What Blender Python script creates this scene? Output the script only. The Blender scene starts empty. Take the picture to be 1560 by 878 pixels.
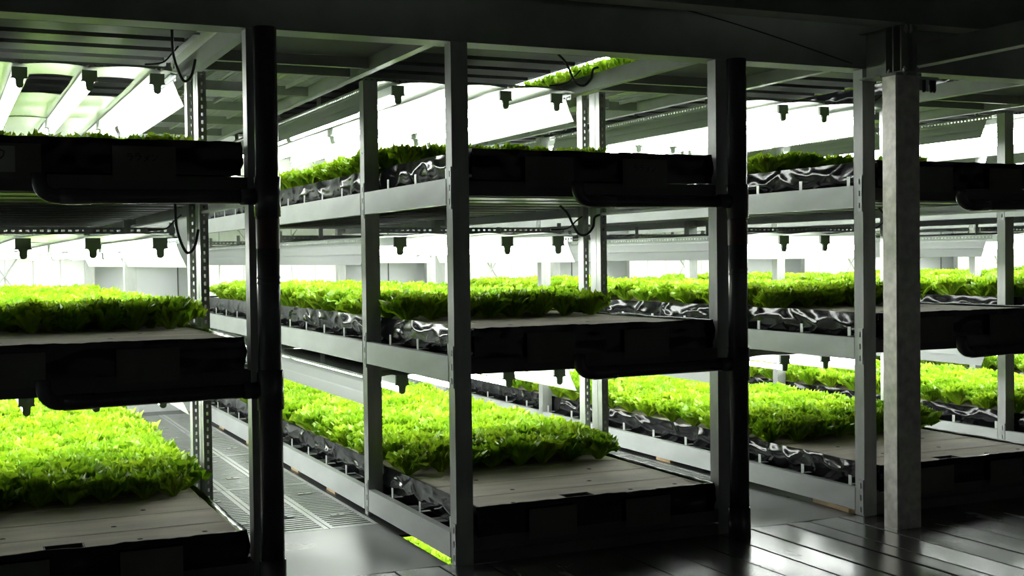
import bpy, math, random
from mathutils import Vector, Matrix, noise
random.seed(7)
SC = bpy.context.scene
COL = SC.collection

# ------------------------------------------------------------------ camera
F_PX, YAW, PITCH, ROLL = 1898.16, 0.43069, 0.02376, -0.01189
CAM = Vector((-1.87703, -4.64834, 1.24386))
fw = Vector((math.sin(YAW)*math.cos(PITCH), math.cos(YAW)*math.cos(PITCH), -math.sin(PITCH)))
r0 = Vector((math.cos(YAW), -math.sin(YAW), 0)); u0 = r0.cross(fw)
RT = r0*math.cos(ROLL) + u0*math.sin(ROLL); UP = -r0*math.sin(ROLL) + u0*math.cos(ROLL)
cd = bpy.data.cameras.new('camera'); cd.sensor_width = 36.0; cd.sensor_fit = 'HORIZONTAL'
cd.lens = F_PX/1560*36; cd.clip_start = .05; cd.clip_end = 100
cam = bpy.data.objects.new('camera', cd); COL.objects.link(cam)
M = Matrix((RT, UP, -fw)).transposed().to_4x4(); M.translation = CAM; cam.matrix_world = M
SC.camera = cam

# ------------------------------------------------------------------ world, exposure
w = bpy.data.worlds.new('world'); SC.world = w; w.use_nodes = True
w.node_tree.nodes['Background'].inputs[0].default_value = (.6, .7, .8, 1)
w.node_tree.nodes['Background'].inputs[1].default_value = .0
SC.view_settings.view_transform = 'Standard'; SC.view_settings.look = 'None'
SC.view_settings.exposure = 0.0; SC.view_settings.gamma = 1.0; SC.view_settings.use_curve_mapping = False
TUBE_STRENGTH = 29.0

# ------------------------------------------------------------------ helpers
def lin(h):
    return tuple(((c/255)/12.92 if c/255 <= .04045 else ((c/255+.055)/1.055)**2.4) for c in h)
def mat(name, col, rough=.5, metal=0., spec=.5, var=.0, scale=8., bump=0., bscale=40., stretch=(1, 1, 1), col2=None, detail=4., coat=0.):
    m = bpy.data.materials.new(name); m.use_nodes = True; nt = m.node_tree; N = nt.nodes; L = nt.links
    b = N['Principled BSDF']; b.inputs['Roughness'].default_value = rough; b.inputs['Metallic'].default_value = metal
    b.inputs['Specular IOR Level'].default_value = spec; b.inputs['Coat Weight'].default_value = coat
    b.inputs['Base Color'].default_value = (*col, 1)
    if var or bump or col2:
        tc = N.new('ShaderNodeTexCoord'); mp = N.new('ShaderNodeMapping'); mp.inputs['Scale'].default_value = stretch
        L.new(tc.outputs['Object'], mp.inputs['Vector'])
    if var or col2:
        n = N.new('ShaderNodeTexNoise'); n.inputs['Scale'].default_value = scale; n.inputs['Detail'].default_value = detail
        L.new(mp.outputs[0], n.inputs['Vector'])
        cr = N.new('ShaderNodeValToRGB'); cr.color_ramp.elements[0].position = .32; cr.color_ramp.elements[1].position = .68
        a = col2 if col2 else tuple(max(0, c*(1-var)) for c in col); bb = tuple(min(1, c*(1+var)) for c in col)
        cr.color_ramp.elements[0].color = (*a, 1); cr.color_ramp.elements[1].color = (*bb, 1)
        L.new(n.outputs['Fac'], cr.inputs[0]); L.new(cr.outputs[0], b.inputs['Base Color'])
        mr = N.new('ShaderNodeMapRange'); mr.inputs['To Min'].default_value = max(.03, rough-.1); mr.inputs['To Max'].default_value = min(1, rough+.1)
        L.new(n.outputs['Fac'], mr.inputs['Value']); L.new(mr.outputs[0], b.inputs['Roughness'])
    if bump:
        n2 = N.new('ShaderNodeTexNoise'); n2.inputs['Scale'].default_value = bscale; n2.inputs['Detail'].default_value = 5
        L.new(mp.outputs[0], n2.inputs['Vector'])
        bp = N.new('ShaderNodeBump'); bp.inputs['Strength'].default_value = bump; bp.inputs['Distance'].default_value = .01
        L.new(n2.outputs['Fac'], bp.inputs['Height']); L.new(bp.outputs[0], b.inputs['Normal'])
    return m
def emis(name, col, s):
    m = bpy.data.materials.new(name); m.use_nodes = True
    b = m.node_tree.nodes['Principled BSDF']; b.inputs['Base Color'].default_value = (.8, .8, .8, 1)
    b.inputs['Emission Color'].default_value = (*col, 1); b.inputs['Emission Strength'].default_value = s
    return m
def leafmat():
    m = bpy.data.materials.new('lettuce_leaf'); m.use_nodes = True; nt = m.node_tree; N = nt.nodes; L = nt.links
    b = N['Principled BSDF']; out = N['Material Output']
    oi = N.new('ShaderNodeObjectInfo'); tc = N.new('ShaderNodeTexCoord'); n = N.new('ShaderNodeTexNoise'); n.inputs['Scale'].default_value = 22; n.inputs['Detail'].default_value = 3
    L.new(tc.outputs['Object'], n.inputs['Vector'])
    ad = N.new('ShaderNodeMath'); ad.operation = 'MULTIPLY_ADD'; ad.inputs[1].default_value = .35; L.new(oi.outputs['Random'], ad.inputs[0]); L.new(n.outputs['Fac'], ad.inputs[2])
    cr = N.new('ShaderNodeValToRGB'); e = cr.color_ramp.elements
    e[0].position = .3; e[0].color = (.15, .37, .010, 1); e[1].position = .95; e[1].color = (.46, .66, .030, 1)
    L.new(ad.outputs[0], cr.inputs[0]); L.new(cr.outputs[0], b.inputs['Base Color'])
    b.inputs['Roughness'].default_value = .38; b.inputs['Specular IOR Level'].default_value = .45
    t = N.new('ShaderNodeBsdfTranslucent'); L.new(cr.outputs[0], t.inputs['Color'])
    mx = N.new('ShaderNodeMixShader'); mx.inputs[0].default_value = .38
    L.new(b.outputs[0], mx.inputs[1]); L.new(t.outputs[0], mx.inputs[2]); L.new(mx.outputs[0], out.inputs['Surface'])
    return m
MT = dict(
    galv=mat('galvanised_steel', (.46, .48, .48), .42, .55, var=.12, scale=14, detail=6, stretch=(1, 1, .6)),
    beam=mat('galvanised_beam', (.60, .62, .62), .45, .25, var=.10, scale=9, stretch=(1, .35, 1)),
    post=mat('steel_post', (.42, .43, .42), .42, .3, var=.15, scale=16, stretch=(1, 1, .3)),
    col=mat('mottled_column', (.66, .63, .59), .48, .72, var=.22, scale=22, detail=8),
    hbeam=mat('painted_beam', (.30, .32, .29), .45, .1, var=.1, scale=6),
    deck=mat('deck_sheet', (.13, .135, .135), .45, .5, var=.1, scale=7),
    film=mat('black_film', (.005, .005, .0065), .13, 0, spec=.32, bump=.06, bscale=22),
    foam=mat('foam_board', (.86, .77, .65), .75, 0, var=.16, scale=5, bump=.2, bscale=160, stretch=(.5, 2, 1), detail=8),
    white=mat('white_reflector', (.84, .86, .84), .35, 0, spec=.5),
    sheet=mat('reflective_film', (.42, .44, .41), .30, .85),
    skirt=mat('pale_reflector', (.46, .48, .48), .3, .15, spec=.5),
    batten=mat('white_batten', (.78, .80, .78), .35, 0),
    socket=mat('socket_plastic', (.20, .23, .20), .5, 0),
    pipe=mat('black_pipe', (.06, .06, .07), .2, 0, spec=.6),
    band=mat('red_tape', (.05, .008, .008), .4, 0),
    paper=mat('dull_paper', (.14, .14, .12), .7, 0, var=.08, scale=12),
    paper2=mat('white_paper', (.36, .37, .33), .7, 0),
    ink_and_shade=mat('black_ink_and_hole_shade', (.01, .01, .01), .6, 0),  # handwriting ink, also the painted shade inside the drain opening
    clip=mat('bright_clip', (.70, .72, .70), .35, .4),
    plate=mat('floor_plate', (.11, .112, .113), .30, .6, var=.16, scale=2.2, detail=3, bump=.06, bscale=7),
    plank=mat('floor_plank', (.27, .27, .275), .24, .75, var=.22, scale=4, detail=5, stretch=(2, .5, 1), bump=.04, bscale=9),
    grate=mat('floor_grating', (.50, .51, .50), .35, .6, var=.1, scale=10),
    under=mat('dark_underfloor', (.03, .03, .03), .8),
    wall=mat('wall_panel', (.60, .62, .62), .6, 0, var=.04, scale=2),
    dark=mat('dark_paint', (.10, .105, .10), .7, 0, var=.1, scale=2),
    cable=mat('black_cable', (.012, .012, .012), .45),
    wood=mat('pale_wood', (.62, .44, .26), .6, var=.15, scale=10),
    leaf=leafmat(),
    tube=emis('tube_glow', (.97, 1.0, .97), TUBE_STRENGTH),
)

class MB:
    def __init__(s): s.v = []; s.f = []
    def box(s, x0, x1, y0, y1, z0, z1):
        b = len(s.v)
        s.v += [(x0, y0, z0), (x1, y0, z0), (x1, y1, z0), (x0, y1, z0), (x0, y0, z1), (x1, y0, z1), (x1, y1, z1), (x0, y1, z1)]
        s.f += [tuple(b+i for i in q) for q in ((0, 3, 2, 1), (4, 5, 6, 7), (0, 1, 5, 4), (1, 2, 6, 5), (2, 3, 7, 6), (3, 0, 4, 7))]
        return s
    def prism(s, pts, axis, a0, a1):
        """closed polygon pts (2d) extruded along axis 0/1/2; pts are the other two coordinates in order"""
        b = len(s.v); n = len(pts)
        for a in (a0, a1):
            for p in pts:
                c = [p[0], p[1]]; c.insert(axis, a); s.v.append(tuple(c))
        s.f.append(tuple(b+i for i in range(n))[::-1]); s.f.append(tuple(b+n+i for i in range(n)))
        for i in range(n): j = (i+1) % n; s.f.append((b+i, b+j, b+n+j, b+n+i))
        return s
    def ribbon(s, pts, axis, a0, a1, t=.002):
        """open polyline given thickness t, extruded along axis"""
        up = []
        n = len(pts)
        for i, p in enumerate(pts):
            q0 = pts[max(0, i-1)]; q1 = pts[min(n-1, i+1)]
            dx, dy = q1[0]-q0[0], q1[1]-q0[1]; l = math.hypot(dx, dy) or 1
            up.append((p[0]-dy/l*t, p[1]+dx/l*t))
        b = len(s.v)
        for a in (a0, a1):
            for p in list(pts)+up:
                c = [p[0], p[1]]; c.insert(axis, a); s.v.append(tuple(c))
        m = 2*n
        for i in range(n-1):
            s.f += [(b+i, b+i+1, b+m+i+1, b+m+i), (b+n+i, b+m+n+i, b+m+n+i+1, b+n+i+1), (b+i, b+n+i, b+n+i+1, b+i+1), (b+m+i, b+m+i+1, b+m+n+i+1, b+m+n+i)]
        for i in (0, n-1): s.f.append((b+i, b+m+i, b+m+n+i, b+n+i))
        return s
    def tube(s, path, r, n=12, cap=True):
        path = [Vector(p) for p in path]; b = len(s.v); k = len(path); rs = r if isinstance(r, (list, tuple)) else [r]*k
        t0 = (path[1]-path[0]).normalized(); a = Vector((0, 0, 1)) if abs(t0.z) < .9 else Vector((1, 0, 0))
        x = t0.cross(a).normalized()
        for i, p in enumerate(path):
            t = (path[min(k-1, i+1)]-path[max(0, i-1)]).normalized(); x = (x - t*x.dot(t)).normalized(); y = t.cross(x)
            for j in range(n):
                an = 2*math.pi*j/n; s.v.append(tuple(p+(x*math.cos(an)+y*math.sin(an))*rs[i]))
        for i in range(k-1):
            for j in range(n):
                j2 = (j+1) % n; s.f.append((b+i*n+j, b+i*n+j2, b+(i+1)*n+j2, b+(i+1)*n+j))
        if cap: s.f.append(tuple(b+j for j in range(n))[::-1]); s.f.append(tuple(b+(k-1)*n+j for j in range(n)))
        return s
    def grid(s, nu, nv, fn):
        b = len(s.v)
        for i in range(nu+1):
            for j in range(nv+1): s.v.append(tuple(fn(i/nu, j/nv)))
        for i in range(nu):
            for j in range(nv): q = b+i*(nv+1)+j; s.f.append((q, q+nv+1, q+nv+2, q+1))
        return s
    def perf(s, u0, u1, v0, v1, put, pitch=.05, hw=.4, hh=.5):
        """sheet u0..u1 by v0..v1 with a row of rectangular holes; put(ua,ub,va,vb) adds one box"""
        w_ = u1-u0; a = u0+w_*(1-hw)/2; b = u1-w_*(1-hw)/2
        put(u0, a, v0, v1); put(b, u1, v0, v1)
        n = max(1, int((v1-v0)/pitch)); p = (v1-v0)/n; g = p*(1-hh)
        put(a, b, v0, v0+g/2)
        for i in range(1, n): put(a, b, v0+i*p-g/2, v0+i*p+g/2)
        put(a, b, v1-g/2, v1)
        return s
    def mesh(s, name, m, smooth=False):
        me = bpy.data.meshes.new(name); me.from_pydata(s.v, [], s.f); me.materials.append(MT[m] if isinstance(m, str) else m)
        if smooth: me.shade_smooth()
        me.update(); return me
    def build(s, name, m, parent=None, smooth=False): return put(name, s.mesh(name, m, smooth), parent)
def put(name, me, parent=None, loc=(0, 0, 0), rot=None):
    o = bpy.data.objects.new(name, me); COL.objects.link(o); o.location = loc
    if rot: o.rotation_euler = rot
    if parent: o.parent = parent
    return o
def tag(o, label=None, cat=None, group=None, kind=None):
    if label: o['label'] = label
    if cat: o['category'] = cat
    if group: o['group'] = group
    if kind: o['kind'] = kind
    return o
def thing(name, loc, label, cat, group=None):
    return tag(put(name, None, None, loc), label, cat, group)
def structure(o, label=None): return tag(o, label, None, None, 'structure')

# ------------------------------------------------------------------ layout (metres)
S = 2.0837                     # rack to rack
W = 1.335                      # rack width
PY = (0., 1.1317, 3.4602, 5.79)  # post lines in depth
ZB = (-.593, .127, .847, 1.571)  # side beam tops of trays 0..3
ZT = (-.489, .235, .963, 1.690, 2.46)  # tray rims 0..4
ZS = (-.07, .655, 1.360, 2.125, 2.88)   # light socket tops over trays 0..4
ZBM = 2.1135                   # underside of the front girder
RACKS = (-1, 0, 1, 2, 3, 4)
WHERE = {-1: 'rack across grated aisle from column', 0: 'rack between grated aisle and column', 1: 'rack behind the steel column',
         2: 'first rack beyond the column rack', 3: 'second rack beyond the column rack', 4: 'third rack beyond the column rack'}
TIER = {0: 'below-floor', 1: 'bottom', 2: 'middle', 3: 'top', 4: 'overhead'}

# ------------------------------------------------------------------ setting
XL, XR, YF, YB = -3.3, 11.6, -7.0, 6.02
def shell():
    structure(MB().box(XL, XR, YF, YB+.1, -.85, -.80).build('floor_underside', 'under'), 'dark void below the raised floor')
    wb = structure(MB().box(XL, XR, YB, YB+.1, -.8, 3.3).build('wall_back', 'wall'), 'pale panelled wall behind the racks')
    seam = MB().box(-.004, .004, -.006, .0, -.8, 3.3).mesh('wall_seam', 'dark')
    for i in range(16): put('seam', seam, wb, (XL+.45+i*.93, YB, 0))
    structure(MB().box(XL-.1, XL, YF, YB+.1, -.8, 3.3).build('wall_left', 'wall'), 'pale painted side wall')
    structure(MB().box(XR, XR+.1, YF, YB+.1, -.8, 3.3).build('wall_right', 'wall'), 'pale painted side wall')
    structure(MB().box(XL, XR, YF-.1, YF, -.8, 3.3).build('wall_front', 'wall'), 'pale wall facing the rack fronts')
    c = structure(MB().box(XL, XR, YF, YB, 3.3, 3.4).build('ceiling', 'dark'), 'dark ceiling over the racks')
    # floor of the open area: steel planks laid in the racks' direction
    fl = structure(put('floor', None), 'raised steel floor of planks, plates and gratings')
    x = XL; edges = []
    marks = [1.08, 1.265, 1.455, 1.665, 1.792, 1.965, 2.167]
    x = 1.08
    while x > XL: x -= .19; edges.append(max(x, XL))
    edges = edges[::-1]+marks
    x = marks[-1]
    while x < XR: x += .192; edges.append(min(x, XR))
    bm = bpy.data.meshes
    rnd = random.Random(3)
    for a, b in zip(edges[:-1], edges[1:]):
        if b-a < .02: continue
        dz = -rnd.random()*.0012
        g = .0018
        tl = rnd.uniform(-.0022, .0022)
        me = MB().prism([(a+g, dz-.012), (b-g, dz-.012), (b-g, dz-.002-tl), (b-g-.003, dz-tl), (a+g+.003, dz+tl), (a+g, dz-.002+tl)], 1, -3.2, .045).mesh('floor_plank', 'plank')
        # slight dish of each plank so reflections break at the joints
        put('floor_plank', me, fl)
    MB().box(XL, XR, YF, -3.203, -.012, 0).build('floor_sheet', 'plank', fl)
    MB().box(XL, XR, YF, .045, -.06, -.014).build('floor_bed', 'under', fl)
    # aisles: smooth plate, then gratings
    for k in (-2,)+RACKS:
        x0 = k*S+W+.012; x1 = (k+1)*S-.014
        if k == -2: x0 = XL
        if k == RACKS[-1]: x1 = x0+.74
        MB().prism([(x0, -.012), (x1, -.012), (x1, -.002), (x1-.003, 0), (x0+.003, 0), (x0, -.002)], 1, .049, .93).build('floor_plate', 'plate', fl)
        if k == -2: MB().box(x0, x1, .934, YB, -.012, 0).build('floor_plate', 'plate', fl); continue
        n = 3; wd = (x1-x0)/n
        gm = grating_mesh(wd-.006, 1.2); gm2 = gm
        for i in range(n):
            for j in range(4):
                y0 = .936+j*1.21
                g = put('grating_panel', gm, fl, (x0+i*wd+.003, y0, 0))
                for cy in ((.28, .9) if i != 1 else (.35, .97)): put('grating_clip', CLIPM, g, (wd*.5, cy, 0))
        MB().box(x0, x1, .936+4*1.21, YB, -.012, 0).build('floor_plate', 'plate', fl)
    # floor ledges under the racks' edges, with timber packers
    led = MB().box(-.013, .16, .66, 5.9, -.012, 0).mesh('floor_ledge', 'plate'); led1 = MB().box(-.013, .16, .07, 5.9, -.012, 0).mesh('floor_ledge', 'plate'); led2 = MB().box(W-.16, W+.011, .6, 5.9, -.012, 0).mesh('floor_ledge', 'plate')
    pk = MB().box(.012, .045, 0, .16, .0, .018).mesh('timber_packer', 'wood')
    for k in RACKS:
        put('floor_ledge', led if k == 0 else led1, fl, (k*S, 0, 0)); put('floor_ledge', led2, fl, (k*S, 0, 0))
        for y in (1.75, 2.5, 2.95, 3.7, 4.6): put('timber_packer', pk, fl, (k*S, y, 0))
    return fl
def grating_mesh(wd, ln):
    m = MB()
    t = .022
    for x in (0, wd-t): m.box(x, x+t, 0, ln, -.03, 0)
    for y in (0, ln-.016): m.box(t, wd-t, y, y+.016, -.03, 0)
    y = .03
    while y < ln-.03: m.box(t, wd-t, y, y+.019, -.028, -.002); y += .043
    m.box(wd/2-.006, wd/2+.006, .016, ln-.016, -.05, -.029)
    return m.mesh('grating_panel', 'grate')
def clip_mesh():
    return MB().box(-.035, .035, -.016, .016, -.002, .004).tube([(0, 0, .004), (0, 0, .009)], .008, 8).mesh('grating_clip', 'grate')
CLIPM = clip_mesh()
FLOOR = shell()

# girders overhead ------------------------------------------------
def girder(name, y0, y1, z0, h, label, x0=XL, x1=XR, tf=.009, tw=.007, m='hbeam'):
    yc = (y0+y1)/2
    p = [(y0, z0), (y1, z0), (y1, z0+tf), (yc+tw/2, z0+tf), (yc+tw/2, z0+h-tf), (y1, z0+h-tf), (y1, z0+h), (y0, z0+h), (y0, z0+h-tf), (yc-tw/2, z0+h-tf), (yc-tw/2, z0+tf), (y0, z0+tf)]
    g = structure(put(name, None), label)
    MB().prism(p, 0, x0, x1).build('girder', m, g)
    return g
g1 = girder('trim_1', -.012, .118, ZBM, .255, 'long dark steel girder across the rack fronts')
g2 = girder('trim_2', -.31, -.185, 2.275, .22, 'upper dark steel girder bearing on the square column')
structure(MB().box(XL, XR, YF, -.02, 2.50, 2.58).build('ceiling_deck', 'dark'), 'dark underside of the upper floor deck')
# girders running back into the racks' direction, out over the open floor, tied to the column
def cross_girder(xc, n):
    p = [(xc-.05, 2.055), (xc+.05, 2.055), (xc+.05, 2.063), (xc+.0035, 2.063), (xc+.0035, 2.267), (xc+.05, 2.267), (xc+.05, 2.275), (xc-.05, 2.275), (xc-.05, 2.267), (xc-.0035, 2.267), (xc-.0035, 2.063), (xc-.05, 2.063)]
    g = structure(put('trim_%d' % n, None), 'dark stub girder seated on the square column')
    MB().prism([(q[0], q[1]) for q in p], 1, -.33, -.025).build('girder', 'hbeam', g)
    for y in (-.30, -.25, -.20):
        MB().box(xc-.045, xc-.0035, y-.004, y+.004, 2.063, 2.267).build('stiffener', 'hbeam', g)
        MB().box(xc+.0035, xc+.045, y-.004, y+.004, 2.063, 2.267).build('stiffener', 'hbeam', g)
    bolt = MB().tube([(0, 0, -.012), (0, 0, .012)], .011, 6).tube([(0, 0, -.02), (0, 0, .02)], .006, 8).mesh('bolt', 'galv')
    for dx, dy in ((-.035, -.315), (.035, -.315), (-.035, -.215), (.035, -.215)): put('bolt', bolt, g, (xc+dx, dy, 2.06))
    for dx in (-.045, -.02): put('bolt', bolt, g, (xc+dx, -.335, 2.245))
    return g
cross_girder(2.09, 3)
def lower_flange(n, x, y0, y1, z):
    g = structure(put('trim_%d' % n, None), 'narrow dark joist running out from the column')
    MB().prism([(x-.03, z), (x+.03, z), (x+.03, z+.006), (x+.003, z+.006), (x+.003, z+.11), (x-.003, z+.11), (x-.003, z+.006), (x-.03, z+.006)], 1, y0, y1).build('joist', 'hbeam', g)
lower_flange(4, 2.37, -2.6, -.03, 2.13)

def column():
    t = thing('steel_column', (2.09, -.25, 0), 'square mottled steel column standing on the floor planks', 'column')
    r = .006
    def sq(hx, hy, c):
        return [(-hx+c, -hy), (hx-c, -hy), (hx, -hy+c), (hx, hy-c), (hx-c, hy), (-hx+c, hy), (-hx, hy-c), (-hx, -hy+c)]
    MB().prism(sq(.069, .05, .007), 2, .0, 2.043).build('shaft', 'col', t)
    MB().prism(sq(.074, .056, .004), 2, 2.043, 2.055).build('cap_plate', 'hbeam', t)
    # bolted lug assembly on the column head
    lug = MB().box(.070, .10, -.03, -.018, 1.985, 2.035).build('lug', 'galv', t)
    lug2 = MB().box(.115, .135, -.03, -.018, 1.98, 2.035).build('lug', 'galv', t)
    for x in (.107, .15, .168):
        MB().tube([(x, -.03, 2.03), (x, -.03, 1.985), (x, -.03, 1.975)], [.009, .009, .004], 8).build('bolt', 'pipe', t)
    MB().box(.069, .18, -.045, -.01, 2.033, 2.043).build('lug_plate', 'hbeam', t)
column()

# ------------------------------------------------------------------ racks
PERF = {}
def post_meshes():
    z0, z1 = .0, ZBM
    t = .0025
    # left post: U section, open to the back, both flanks slotted
    m = MB(); w_, d = .073, .065
    m.box(0, w_, 0, t, z0, z1)
    m.box(0, t, t, d, z0, z1); m.box(w_-t, w_, t, d, z0, z1)
    m.box(0, .015, d-t, d, z0, z1); m.box(w_-.015, w_, d-t, d, z0, z1)
    PERF['post'] = m.mesh('post', 'post')
    # deep right post: slotted front
    m = MB(); w_, d = .038, .11
    m.perf(0, w_, z0, z1, lambda a, b, c, e: m.box(a, b, 0, t, c, e), .035, .24, .45)
    m.box(0, t, t, d, z0, z1); m.box(w_-t, w_, t, d, z0, z1); m.box(t, .012, d-t, d, z0, z1)
    m.box(-.0012, 0, .045, .065, z0, z1)
    PERF['deep_post'] = m.mesh('post', 'post')
    m = MB(); w_, d = .032, .06
    m.perf(0, w_, z0, z1, lambda a, b, c, e: m.box(a, b, 0, t, c, e), .035, .24, .45)
    m.box(0, t, t, d, z0, z1); m.box(w_-t, w_, t, d, z0, z1)
    PERF['slim_post'] = m.mesh('post', 'post')
    # connector plate with slots, on the outer flank of a post at each beam end
    m = MB()
    def bx(a, b, c, e): m.box(-.004, 0, a, b, c, e)
    m.perf(0, .03, -.125, .045, bx, .045, .36, .45)
    PERF['connector'] = m.mesh('connector', 'galv')
    # beam of one bay (unit set per length)
    def beam(l, h=.105):
        q = MB()
        q.prism([(0, -h), (.034, -h), (.034, -h+.012), (.031, -h+.012), (.031, -h+.003), (.003, -h+.003), (.003, -.003), (.031, -.003), (.031, -.012), (.034, -.012), (.034, 0), (0, 0)], 1, 0, l)
        return q.mesh('side_beam', 'beam')
    PERF['beams'] = [beam(PY[i+1]-PY[i]-.066) for i in range(3)]
    PERF['front_beam'] = MB().prism([(0, 0), (.04, 0), (.04, .06), (.037, .06), (.037, .003), (.003, .003), (.003, .06), (0, .06)], 0, .073, 1.298).mesh('front_beam', 'dark')
    # deck pan: deep pan and raised rib, spanning side to side
    pr = [(0, 0), (.045, 0), (.052, -.045), (.24, -.045), (.247, 0), (.292, 0)]
    PERF['deck_up'] = MB().ribbon(pr, 0, .045, 1.285, .002).mesh('deck_pan', 'deck')
    PERF['deck'] = MB().ribbon(pr, 0, .036, 1.30, .002).mesh('deck_pan', 'deck')
post_meshes()

def rack(k):
    t = thing('growing_rack', (k*S, 0, 0), 'tall galvanised steel tray rack, ' + WHERE[k], 'rack', 'steel tray racks in a row')
    for i, y in enumerate(PY):
        put('post', PERF['post'], t, (0, y, 0))
        if i == 1:
            put('post', PERF['deep_post'], t, (W-.04, y, 0)); put('post', PERF['slim_post'], t, (W-.062, y+.15, 0))
        else:
            o = put('post', PERF['post'], t, (W-.073, y, 0))
        for z in ZB[1:]:
            put('connector', PERF['connector'], t, (-.0005, y+.004, z))
    for ti in (1, 2, 3):
        z = ZB[ti]
        for i in range(3):
            put('side_beam', PERF['beams'][i], t, (-.002, PY[i]+.0655, z))
            o = put('side_beam', PERF['beams'][i], t, (W+.002, PY[i+1]+.0, z)); o.rotation_euler = (0, 0, math.pi)
        put('front_beam', PERF['front_beam'], t, (0, .006, z-.072))
        for j in range(19): put('deck_pan', PERF['deck'], t, (0, .075+j*.2985, z-.012))
    # overhead tier: deeper edge beams that also carry the walkway above
    for x in (-.012, W-.03):
        b = MB().prism([(0, 2.14), (.042, 2.14), (.042, 2.148), (.005, 2.148), (.005, 2.214), (.042, 2.214), (.042, 2.222), (0, 2.222)], 1, .122, 5.84).build('edge_beam', 'hbeam', t)
        b.location = (x, 0, 0)
    for j in range(19): put('deck_pan', PERF['deck_up'], t, (0, .135+j*.2985, 2.333))
    for i in range(3):
        put('side_beam', PERF['beams'][i], t, (-.002, PY[i]+.125, 2.345))
        o = put('side_beam', PERF['beams'][i], t, (W+.002, PY[i+1]+.059, 2.408)); o.rotation_euler = (0, 0, math.pi)
    # sill angle on the floor under the front beam
    MB().box(.074, 1.262, .01, .05, 0, .044).build('sill', 'dark', t)
    # thin cross brace at the back
    for s in (0, 1):
        a = (.04, 5.86, .25) if s == 0 else (W-.04, 5.866, .25); b = (W-.04, 5.86, 2.05) if s == 0 else (.04, 5.866, 2.05)
        MB().tube([a, b], .006, 6).build('brace', 'galv', t)
for k in RACKS: rack(k)

# walkway of the upper floor above each aisle -----------------------
def walkway(k):
    x0 = k*S+W+.014; x1 = (k+1)*S-.014
    o = structure(put('ceiling_walkway', None, None), 'underside of the grated walkway above the aisle')
    for y in (1.0, 1.29, 2.06, 2.83, 3.6, 4.37, 5.14):
        MB().prism([(y, 2.15), (y+.03, 2.15), (y+.03, 2.153), (y+.003, 2.153), (y+.003, 2.20), (y, 2.20)], 0, x0, x1).build('joist', 'hbeam', o)
    MB().box(x0, x1, .13, 1.29, 2.203, 2.21).build('deck_plate', 'dark', o)
    wd = (x1-x0)/3
    gm = grating_mesh(wd-.006, 1.2)
    for i in range(3):
        for j in range(3): put('grating_panel', gm, o, (x0+i*wd+.003, 1.32+j*1.21, 2.233))
    # conduit box hung under the joists
    MB().box(x0+.06, x0+.28, 1.62, 1.86, 2.10, 2.148).build('junction_box', 'galv', o)
for k in RACKS[:-1]: walkway(k)

# back end panels of white strips ----------------------------------
strip = MB().ribbon([(0, 0), (.01, -.006), (.1, -.010), (.19, -.006), (.205, 0)], 2, .02, 2.12, .002).mesh('strip', 'white')
for k in RACKS:
    t = thing('strip_curtain', (k*S, 5.885, 0), 'white strip curtain closing the back of ' + WHERE[k], 'curtain', 'white strip curtains behind the racks')
    for i in range(6): put('strip', strip, t, (.05+i*.208, 0, 0))

# ------------------------------------------------------------------ drain pipes
def drain(k):
    t = thing('drain_pipe', (k*S+1.313, -.085, 0), 'black upright drain pipe with two arms on ' + WHERE[k], 'pipe', 'drain pipes at the rack fronts')
    MB().tube([(0, 0, 0), (0, 0, 2.105)], .043, 20).build('riser', 'pipe', t, True)
    for z in (1.482, .768, .06):
        MB().tube([(0, 0, z-.075), (0, 0, z-.073), (0, 0, z+.073), (0, 0, z+.075)], [.044, .049, .049, .044], 20).build('coupling', 'pipe', t, True)
    for z in (1.165, 1.185): MB().tube([(0, 0, z-.006), (0, 0, z), (0, 0, z+.006)], [.043, .0455, .043], 20, False).build('ring', 'pipe', t, True)
    tag(MB().tube([(0, 0, 1.29), (0, 0, 1.40)], .0436, 20, False).build('tape_band', 'band', t, True), 'dark red tape band')
    for z in (1.482, .768):
        p = [(-.045, 0, z), (-.40, 0, z-.003), (-.735, 0, z-.006)]
        for i in range(1, 7):
            a = math.pi/2*i/6; p.append((-.735-.055*math.sin(a), 0, z-.006+.055*(1-math.cos(a))))
        p.append((-.79, 0, z+.075))
        MB().tube(p, .026, 14).build('arm', 'pipe', t, True)
        MB().tube([(-.045, 0, z), (-.10, 0, z)], .031, 14).build('collar', 'pipe', t, True)
        MB().tube([(-.62, 0, z-.005), (-.725, 0, z-.006)], .0285, 14).build('collar', 'pipe', t, True)
for k in RACKS[:3]: drain(k)

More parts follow.
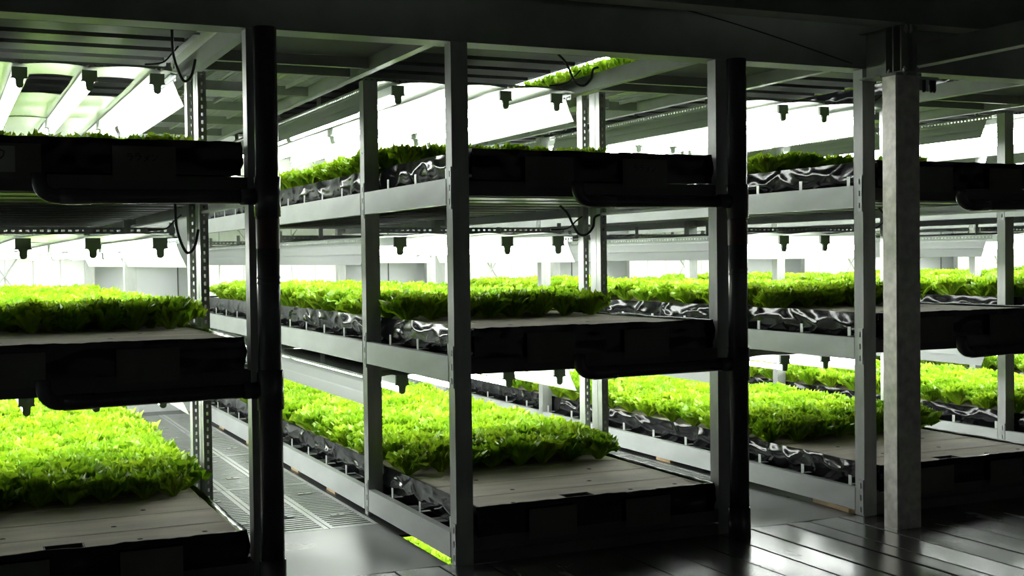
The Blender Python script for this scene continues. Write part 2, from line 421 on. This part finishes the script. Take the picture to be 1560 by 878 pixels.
# ------------------------------------------------------------------ trays
X0, X1, YT = .088, 1.236, 5.74
def wr(x, y, z, s): return noise.noise(Vector((x*s, y*s, z*s)))
def film_mesh(seed):
    m = MB(); o = seed*13.7
    def side(sx):
        def fn(u, v):
            y = u*YT; z = -.115+v*.115
            # tent folds hung between the clips, plus fine crumple
            q = (y/.365) % 1; fold = abs(q-.5)*2
            c1 = 1-abs(wr(y+v*.10+o, v*.30, 3, 3.2))*3.2; c2 = 1-abs(wr(y-v*.13+o, v*.22+4, 8, 4.6))*3.6; c3 = wr(y+v*.05+o, v*.3, 15, 14)
            d = .006*math.sin(v*math.pi)*(.4+fold) + .006*wr(y+o, v*.4, 0, 2) + .010*max(0, c1)**2 + .007*max(0, c2)**2 + .0016*c3
            d *= (.2+.8*math.sin(min(1, v*1.02)*math.pi*.94+.06))
            d += -.018*max(0, .25-v)*4*.25
            zz = z+(.005*wr(y+o, 2, 0, 4)+.002*wr(y+o, 5, 0, 15))*v
            x = (X0-d) if sx < 0 else (X1+d)
            return (x, y, zz)
        m.grid(420, 10, fn)
        # turned-over rim lying on the boards
        def rim(u, v):
            y = u*YT; e = .005*wr(y+o, 2, 0, 4)+.002*wr(y+o, 5, 0, 15)
            a = v*.022+.003*wr(y+o, 7, 0, 9)*v
            zz = e+.004*math.sin(v*math.pi)-.012*v
            return ((X0+a) if sx < 0 else (X1-a), y, zz)
        m.grid(420, 2, rim)
    side(-1); side(1)
    def front(u, v):
        x = X0+u*(X1-X0); z = -.125+v*.125
        d = .008*wr(x+o, v*.5, 11, 6)+.005*wr(x+o, z, 2, 20)
        return (x, -d*math.sin(v*math.pi), z+(.004*wr(x+o, 8, 0, 7)+.003*wr(x, 3+o, 0, 22))*v)
    m.grid(60, 6, front)
    def frim(u, v):
        x = X0+u*(X1-X0); e = .004*wr(x+o, 8, 0, 7)+.003*wr(x, 3+o, 0, 22)
        return (x, v*(.022+.008*wr(x+o, 6, 1, 12)), e+.004*math.sin(v*math.pi)-.010*v)
    m.grid(60, 2, frim)
    m.box(X0+.004, X1-.004, .004, YT, -.118, -.112)
    m.box(X0, X1, YT, YT+.003, -.115, 0)
    return m.mesh('liner', 'film', True)
FILMS = [film_mesh(i) for i in range(4)]
def board_meshes():
    g = .0035
    def flat(y0, y1): return MB().prism([(y0+g, -.035), (y1-g, -.035), (y1-g, -.014), (y1-g-.003, -.011), (y0+g+.003, -.011), (y0+g, -.014)], 0, X0+.006, X1-.006).mesh('foam_board', 'foam')
    a = MB()                                            # front board with the drain opening
    for x0, x1 in ((X0+.006, .525), (.665, X1-.006)): a.prism([(.012, -.035), (.255-g, -.035), (.255-g, -.014), (.255-g-.003, -.011), (.012, -.011)], 0, x0, x1)
    a.prism([(.13, -.035), (.255-g, -.035), (.255-g, -.014), (.255-g-.003, -.011), (.13, -.011)], 0, .525, .665)
    fr = a.mesh('foam_board', 'foam')
    hole = MB().box(.525, .665, .004, .13, -.09, -.087).box(.525, .665, .124, .1295, -.087, -.0112).box(.5255, .531, .012, .124, -.087, -.0112).box(.659, .6645, .012, .124, -.087, -.0112).tube([(.60, .07, -.087), (.60, .07, -.05)], .03, 14).mesh('drain_fitting_and_shade', 'ink_and_shade')  # black floor and wall liners paint the opening's shade around the drain stub
    return [fr, flat(.255, .54), flat(.54, .825), flat(.825, 1.11)], MB().box(X0+.006, X1-.006, 1.112, YT-.01, -.035, -.011).mesh('foam_bed', 'foam'), hole
BOARDS, BED, HOLE = board_meshes()
dim = MB().tube([(0, 0, -.0125), (0, 0, -.0105)], .011, 10).mesh('plug', 'under')
TCLIP = MB().box(0, .003, 0, .022, 0, .046).box(0, .05, 0, .022, 0, .003).mesh('clip', 'clip')
def tray(k, ti):
    z = ZT[ti]
    t = thing('growing_tray', (k*S, -.001, z), 'black film lined growing tray, %s tier of %s' % (TIER[ti], WHERE[k]), 'tray', 'film lined growing trays')
    put('liner', FILMS[(k*2+ti) % 4], t)
    if ti >= 1 and ti <= 3 and k <= 2:
        for b in BOARDS: put('foam_board', b, t)
        put('drain_fitting_and_shade', HOLE, t)
        for x, y in ((.28, .06), (.86, .09), (1.1, .11), (.4, .33), (.8, .36), (.35, .62), (.95, .64)): put('plug', dim, t, (x, y, 0))
    else:
        MB().box(X0+.006, X1-.006, .012, 1.11, -.035, -.011).build('foam_board', 'foam', t)
    put('foam_bed', BED, t)
    if 1 <= ti <= 3:
        zc = ZB[ti]-z+.001
        n = 15 if k <= 2 else 0
        for i in range(n):
            y = .13+i*.366
            put('clip', TCLIP, t, (.030, y, zc))
            c = put('clip', TCLIP, t, (W-.030, y+.022, zc), (0, 0, math.pi))
for k in RACKS:
    for ti in (1, 2, 3): tray(k, ti)
for k in (0, 1): tray(k, 0)
for k in (-1, 0, 1, 2, 3): tray(k, 4)

# paper notices on the tray fronts ---------------------------------
def strokes(lines, parent, m='ink_and_shade'):
    mb = MB()
    for ln in lines:
        for (xa, za), (xb, zb) in zip(ln[:-1], ln[1:]):
            d = Vector((xb-xa, zb-za)); n = Vector((-d.y, d.x)).normalized()*.0016
            mb.prism([(xa-n.x, za-n.y), (xb-n.x, zb-n.y), (xb+n.x, zb+n.y), (xa+n.x, za+n.y)], 1, -.0022, -.0008)
    return mb.build('handwriting', m, parent)
RA = [[(0, .024), (.016, .024)], [(-.002, .016), (.019, .016), (.015, .006), (.006, 0)]]
ME = [[(.02, .024), (.013, .010), (0, 0)], [(.003, .017), (.018, .004)]]
NN = [[(0, .022), (.006, .017)], [(.0, .001), (.012, .006), (.021, .02)]]
def shift(g, dx, dz): return [[(x+dx, z+dz) for x, z in l] for l in g]
def notice(k, ti, x0, x1, write=False, slip=False):
    z = ZT[ti]
    lab = '%s on %s tray of %s, %s pipe arm' % ('handwritten notice' if write else ('white-slipped notice' if slip else 'blank notice'), TIER[ti], WHERE[k], 'above' if x0 > .7 else 'beside')
    t = thing('paper_notice', (k*S+(x0+x1)/2, -.022, z-.15), lab, 'notice', 'paper notices on the tray fronts')
    h = (x1-x0)/2
    MB().ribbon([(-h, 0), (-h*.4, -.003), (h*.4, -.002), (h, .001)], 2, 0, .122, .0012).build('sheet', 'paper', t)
    if write:
        g = shift(RA, -.06, .07)+shift(RA, -.032, .071)+shift(ME, -.003, .068)+shift(NN, .026, .07)
        strokes([[(x, zz) for x, zz in l] for l in g], t).location = (0, -.0035, 0)
    if slip:
        s_ = MB().box(-h, .026, -.0052, -.0042, .022, .112).build('white_slip', 'paper2', t)
        strokes([[(-.035, .092), (-.02, .098), (-.008, .092), (-.012, .076), (-.028, .062)]], s_).location = (0, -.0045, 0)
for k in (-1, 0, 1):
    for ti in (2, 3):
        notice(k, ti, .315, .537, False, k == -1 and ti == 3)
        notice(k, ti, .774, .996, ti == 3 and k < 1)
    notice(k, 1, .315, .537); notice(k, 1, .774, .996)

# ------------------------------------------------------------------ lights
BAY = ((1.335, 3.42), (3.50, 5.66))
def light_meshes():
    d = {}
    for i, (a, b) in enumerate(BAY):
        l = b-a
        d['batten', i] = MB().prism([(-.031, -.043), (-.026, -.046), (.026, -.046), (.031, -.043), (.026, 0), (-.026, 0)], 1, .006, l-.006).mesh('batten', 'batten')
        d['tube', i] = MB().tube([(0, .012, -.073), (0, l-.012, -.073)], .0145, 12).mesh('tube', 'tube', True)
        # reflector sheet, sagging a little between the battens
        def fn(u, v, l=l, i=i):
            x = .1005+v*(W-.201); y = -.05+u*(l+.07); ed = min(1, min(v, 1-v)*14)
            z = .006+.010*abs(math.sin((x-.25)/.3*math.pi))*(1+.6*wr(x, y, i, 3)) + .006*wr(x, y, 5+i, 2.2)
            return (x, y, .0006+(z-.0006)*ed)
        if i == 0:
            m = MB().grid(36, 40, fn); q = []
            for f in m.f:
                cx = sum(m.v[j][0] for j in f)/4; cy = sum(m.v[j][1] for j in f)/4
                if not (.29 < cy < 1.02 and (.60 < cx < .80 or .90 < cx < 1.10 or cx > 1.19)): q.append(f)
            m.f = q; n0 = len(m.v)
            m.v += [(x, y, z+.002) for x, y, z in m.v]; m.f += [tuple(n0+j for j in f[::-1]) for f in list(m.f)]
            d['open_sheet'] = m.mesh('reflector_sheet', 'sheet', True)
        m = MB().grid(36, 40, fn); n0 = len(m.v)
        m.v += [(x, y, z+.002) for x, y, z in m.v]; m.f += [tuple(n0+q for q in f[::-1]) for f in list(m.f)]
        d['sheet', i] = m.mesh('reflector_sheet', 'sheet', True)
        prof = [(.104, -.022), (.100, -.040), (.082, -.085), (.078, -.092), (.056, -.140)]
        d['skirtL', i] = MB().ribbon(prof, 1, .05, l-.005, .0018).mesh('side_reflector', 'skirt')
        d['skirtR', i] = MB().ribbon([(W-x, z) for x, z in prof][::-1], 1, .05, l-.005, .0018).mesh('side_reflector', 'skirt')
        m = MB(); m.perf(-.028, .0, 0, l, lambda a_, b_, c, e: m.box(.098, .1005, c, e, a_, b_), .03, .34, .5); m.box(.1005, .125, 0, l, -.0025, 0)
        d['barL', i] = m.mesh('slotted_bar', 'galv')
        m2 = MB(); m2.perf(-.028, .0, 0, l, lambda a_, b_, c, e: m2.box(W-.1005, W-.098, c, e, a_, b_), .03, .34, .5); m2.box(W-.125, W-.1005, 0, l, -.0025, 0)
        d['barR', i] = m2.mesh('slotted_bar', 'galv')
    m = MB(); m.perf(-.0, .028, .10, W-.10, lambda a_, b_, c, e: m.box(c, e, 0, .0025, a_, b_), .03, .34, .5)
    d['cross'] = m.mesh('cross_bar', 'galv')
    d['hanger'] = MB().box(-.012, .012, -.0015, .0015, 0, .075).mesh('hanger', 'galv')
    w1, w2 = .033, .0165
    pts = [(-w1, 0), (-w1, -.044), (-w1-.004, -.046), (-w1-.004, -.050), (-w2-.003, -.052), (-w2, -.060), (-w2, -.078)]
    arc = [(w2*math.cos(a), -.078+w2*math.sin(a)) for a in [math.pi*(1+i/8) for i in range(1, 8)]]
    pts = pts+arc+[(-x, z) for x, z in pts[::-1]]
    d['socket'] = MB().prism(pts, 1, 0, .014).mesh('socket', 'socket')
    return d
LM = light_meshes()
TX = (.25, .55, .848, 1.148)
def lights(k, ti):
    zs = ZS[ti]
    where = '%s tray of %s' % (TIER[ti], WHERE[k])
    for i, (a, b) in enumerate(BAY):
        c = thing('light_canopy', (k*S, a, zs), '%s white reflector canopy above %s' % (('front', 'rear')[i], where), 'reflector', 'reflector canopies under the decks')
        put('reflector_sheet', LM['open_sheet'] if (k, ti, i) == (-1, 3, 0) else LM['sheet', i], c); put('side_reflector', LM['skirtL', i], c); put('side_reflector', LM['skirtR', i], c)
        put('slotted_bar', LM['barL', i], c); put('slotted_bar', LM['barR', i], c)
        put('cross_bar', LM['cross'], c, (0, .10, .022)); put('cross_bar', LM['cross'], c, (0, b-a-.08, .022))
        for x in (.11, W-.11):
            for y in (.14, .95, b-a-.2): put('hanger', LM['hanger'], c, (x, y, 0))
        for x in TX:
            t = thing('tube_light', (k*S+x, a, zs), '%s tube lamp over %s, %s bay' % ('outer' if x in (TX[0], TX[-1]) else 'inner', where, ('front', 'rear')[i]), 'tube light', 'lit tube lamps')
            put('batten', LM['batten', i], t); put('tube', LM['tube', i], t)
            put('socket', LM['socket'], t, (0, -.004, 0)); put('socket', LM['socket'], t, (0, b-a-.010, 0))
for k in RACKS:
    for ti in (1, 2, 3): lights(k, ti)
for k in (0, 1): lights(k, 0)
for k in (-1, 0, 1, 2, 3): lights(k, 4)

# ------------------------------------------------------------------ cables
def cable(label, pts, r=.006):
    P = [Vector(p) for p in pts]; out = []
    for i in range(len(P)-1):
        p0 = P[max(0, i-1)]; p1 = P[i]; p2 = P[i+1]; p3 = P[min(len(P)-1, i+2)]
        for j in range(8):
            s = j/8; out.append(.5*((2*p1)+(p2-p0)*s+(2*p0-5*p1+4*p2-p3)*s*s+(3*p1-p0-3*p2+p3)*s**3))
    out.append(P[-1])
    tag(MB().tube(out, r, 8).build('power_cable', 'cable', None, True), label, 'cable', 'black power cables on the racks')
for k in (-1, 0, 1):
    for ti, zt in ((2, 1.46), (3, 2.16)):
        x = k*S
        top = 1.512 if ti == 2 else 2.286
        if k == -1: pts = [(x+1.175, 1.07, top), (x+1.178, 1.07, top-.10), (x+1.195, 1.07, top-.17), (x+1.226, 1.08, top-.225), (x+1.262, 1.10, top-.20), (x+1.285, 1.12, top-.12)]
        else: pts = [(x+1.027, 1.07, top), (x+1.07, 1.07, top-.04), (x+1.107, 1.07, top-.11), (x+1.135, 1.07, top-.145), (x+1.178, 1.07, top-.15), (x+1.224, 1.08, top-.11), (x+1.25, 1.11, top-.06), (x+1.285, 1.12, top-.045)]
        cable('thick black cable loop over %s tray, %s' % (TIER[ti], WHERE[k]), pts, .0065)
        zz = ZS[ti]+.03
        cable('thin black lamp lead over %s tray, %s' % (TIER[ti], WHERE[k]),
              [(x+1.225, 1.20, top-.05), (x+1.20, 1.22, zz+.05), (x+1.16, 1.25, zz+.01), (x+1.09, 1.30, zz+.005)], .004)
cable('thin cable sagging along the front girder', [(.9, -.02, 2.345), (1.25, -.025, 2.29), (1.6, -.03, 2.22), (2.0, -.03, 2.13)], .003)

# wood sliver lying under the column rack's edge beam
o = MB().prism([(0, 0), (.30, .02), (.34, .05), (.30, .06), (.02, .03)], 2, 0, .02).build('wood_scrap', 'wood')
o.location = (S+.012, .40, .001); o.rotation_euler = (0, 0, -1.72)
tag(o, 'pale wooden scrap on the floor ledge under the column rack beam', 'wood scrap')

# ------------------------------------------------------------------ lettuce
def lettuce_mesh(seed):
    """loose-leaf head: fan shaped leaves, ruffled and jagged along the margin"""
    r = random.Random(seed); m = MB()
    nl = 25
    r.random()
    for i in range(nl):
        f = i/(nl-1)                                     # 0 inner .. 1 outer
        az = i*2.39996+r.uniform(-.3, .3); ca, sa = math.cos(az), math.sin(az)
        L_ = (.098+.018*f)*r.uniform(.80, 1.14); spread = r.uniform(.45, .72)
        lean = math.radians(6+66*f**1.3+r.uniform(-8, 8)); curl = math.radians(60+30*f+r.uniform(-20, 20))
        ph = r.uniform(0, 6.28); ph2 = r.uniform(0, 6.28); fr = r.uniform(9.5, 13.)
        nu, nv = 6, 16
        mid = []; x = .004+.008*f; z = 0.; a = lean*.5
        for u in range(nu+1):
            mid.append((x, z, a)); st = L_/nu
            x += math.sin(a)*st; z += math.cos(a)*st; a += (lean*.5+curl*(u/nu)**2*1.8)/nu
        b = len(m.v)
        for u in range(nu+1):
            t = u/nu
            for v in range(nv+1):
                q = v/nv*2-1
                tt = t*(1-.22*q*q)*(1+(.07*math.sin(v*2.7+ph)+.05*math.sin(v*4.4+ph2))*t*t)   # lobed outline
                fu = min(tt, 1.12)*nu; j = min(nu-1, int(fu)); g = fu-j
                px = mid[j][0]+(mid[j+1][0]-mid[j][0])*g; pz = mid[j][1]+(mid[j+1][1]-mid[j][1])*g; aa = mid[j][2]+(mid[j+1][2]-mid[j][2])*g
                half = L_*(.07+.62*spread*tt**.85)
                e = max(t**2.2, abs(q)**3*.9*min(1, t*2))
                amp = .0155*e
                ruff = amp*math.sin(fr*q+ph)+amp*.55*math.sin(fr*2.1*q+ph2+2*t)+.004*t*math.sin(5*t+3*q+ph)
                lat = math.sin(q*1.15)*half+amp*.6*math.cos(fr*q+ph)
                cup = .30*half*(1-math.cos(q*1.15))*(1.25-.7*f)
                nx, nz = math.cos(aa), -math.sin(aa)
                o_ = px-(cup-ruff)*nx; zz = pz-(cup-ruff)*nz
                m.v.append((o_*ca-lat*sa, o_*sa+lat*ca, max(.0, zz)))
        for u in range(nu):
            for v in range(nv):
                q = b+u*(nv+1)+v; m.f.append((q, q+nv+1, q+nv+2, q+1))
    return m.mesh('lettuce_plant', 'leaf', True)
LET = [lettuce_mesh(100+i) for i in range(7)]
plants = []
rl = random.Random(11)
def plant_tray(k, ti):
    z = ZT[ti]-.012; n = 8; dx = .142; dy = .128
    y0 = {1: .90, 2: .95, 3: .93}.get(ti, .93)
    rows = int((YT-.08-y0)/dy)
    for j in range(rows):
        for i in range(n):
            x = k*S+.662+(i-(n-1)/2)*dx+(.03 if j % 2 else -.03)+rl.uniform(-.018, .018); y = y0+j*dy+rl.uniform(-.018, .018)
            s = rl.uniform(.92, 1.22)*(1.08 if ti == 1 else .98)
            plants.append((k, ti, Vector((x, y, z)), (rl.uniform(-.1, .1), rl.uniform(-.1, .1), rl.uniform(0, 6.28)), s, rl.randrange(len(LET))))
for k in RACKS:
    for ti in (1, 2, 3): plant_tray(k, ti)
for k in (0, 1): plant_tray(k, 0)
for k in (-1, 0, 1, 2, 3): plant_tray(k, 4)

bpy.context.view_layer.update()
dg = bpy.context.evaluated_depsgraph_get()
def visible(p):
    d = p-CAM; l = d.length; d.normalize()
    hit, loc, *_ = SC.ray_cast(dg, CAM, d)
    return (not hit) or (loc-CAM).length > l-.03
score = []
for n, (k, ti, c, rot, s, vi) in enumerate(plants):
    if ti in (0, 4): continue
    d = c+Vector((0, 0, .12))-CAM; zz = d.dot(fw); px = 780+F_PX*d.dot(RT)/zz; py = 439-F_PX*d.dot(UP)/zz
    if not (-20 < px < 1580 and -20 < py < 900): continue
    fr = c.y < 1.18; lf = (c.x-k*S) < .3
    if ti == 3 and not (fr or lf): continue
    down = max(0, CAM.z-(c.z+.14))/d.length
    a = (1/d.length**2)*(down*1.0+.02+(.22 if fr else 0)*(1 if c.y < 1.05 else .45)+(.12 if lf else 0))
    score.append((a, n))
score.sort(reverse=True)
chosen = []
for a, n in score:
    c = plants[n][2]
    vis = sum(visible(c+Vector(q)) for q in ((0, 0, .15), (-.05, -.03, .13), (.05, -.03, .13), (0, -.06, .09), (-.06, 0, .09)))
    if vis >= 2: chosen.append(n)
    if len(chosen) >= 300: break
cs = set(chosen)
SRC = {}
for n in chosen:
    k, ti, c, rot, s, vi = plants[n]
    o = put('lettuce_plant', LET[vi], None, c, rot); o.scale = (s, s, s)
    how = 'edging the bare boards' if c.y < {1: .95, 2: 1.0}.get(ti, .98) else 'amid the crop'
    tag(o, 'frilly lettuce %s, %s tray, %s' % (how, TIER[ti], WHERE[k]), 'lettuce', 'lettuces %s, %s tray, %s' % (how, TIER[ti], WHERE[k]))
    SRC.setdefault(vi, o)
rest = [p for n, p in enumerate(plants) if n not in cs]
me = bpy.data.meshes.new('lettuce_crop'); me.from_pydata([p[2] for p in rest], [], [])
ar = me.attributes.new('rot', 'FLOAT_VECTOR', 'POINT'); asc = me.attributes.new('scl', 'FLOAT', 'POINT'); ai = me.attributes.new('idx', 'INT', 'POINT')
ar.data.foreach_set('vector', [q for p in rest for q in p[3]]); asc.data.foreach_set('value', [p[4] for p in rest]); ai.data.foreach_set('value', [p[5] for p in rest])
crop = put('lettuce_crop', me)
tag(crop, 'dense carpet of frilly green lettuce farther back in the trays', 'lettuce', None, 'stuff')
ng = bpy.data.node_groups.new('crop_instances', 'GeometryNodeTree')
ng.interface.new_socket('Geometry', in_out='INPUT', socket_type='NodeSocketGeometry'); ng.interface.new_socket('Geometry', in_out='OUTPUT', socket_type='NodeSocketGeometry')
N = ng.nodes; gi = N.new('NodeGroupInput'); go = N.new('NodeGroupOutput'); ip = N.new('GeometryNodeInstanceOnPoints'); jn = N.new('GeometryNodeJoinGeometry')
for vi in range(len(LET)-1, -1, -1):
    oi = N.new('GeometryNodeObjectInfo'); oi.inputs['Object'].default_value = SRC.get(vi, list(SRC.values())[0]); oi.inputs['As Instance'].default_value = True
    ng.links.new(oi.outputs['Geometry'], jn.inputs[0])
def na(t, nm):
    q = N.new('GeometryNodeInputNamedAttribute'); q.data_type = t; q.inputs['Name'].default_value = nm; return q.outputs['Attribute']
er = N.new('FunctionNodeEulerToRotation'); ng.links.new(na('FLOAT_VECTOR', 'rot'), er.inputs[0])
ng.links.new(gi.outputs[0], ip.inputs['Points']); ng.links.new(jn.outputs[0], ip.inputs['Instance']); ip.inputs['Pick Instance'].default_value = True
ng.links.new(na('INT', 'idx'), ip.inputs['Instance Index']); ng.links.new(er.outputs[0], ip.inputs['Rotation']); ng.links.new(na('FLOAT', 'scl'), ip.inputs['Scale'])
ng.links.new(ip.outputs[0], go.inputs[0])
md = crop.modifiers.new('crop', 'NODES'); md.node_group = ng
print('plants', len(plants), 'chosen', len(chosen))
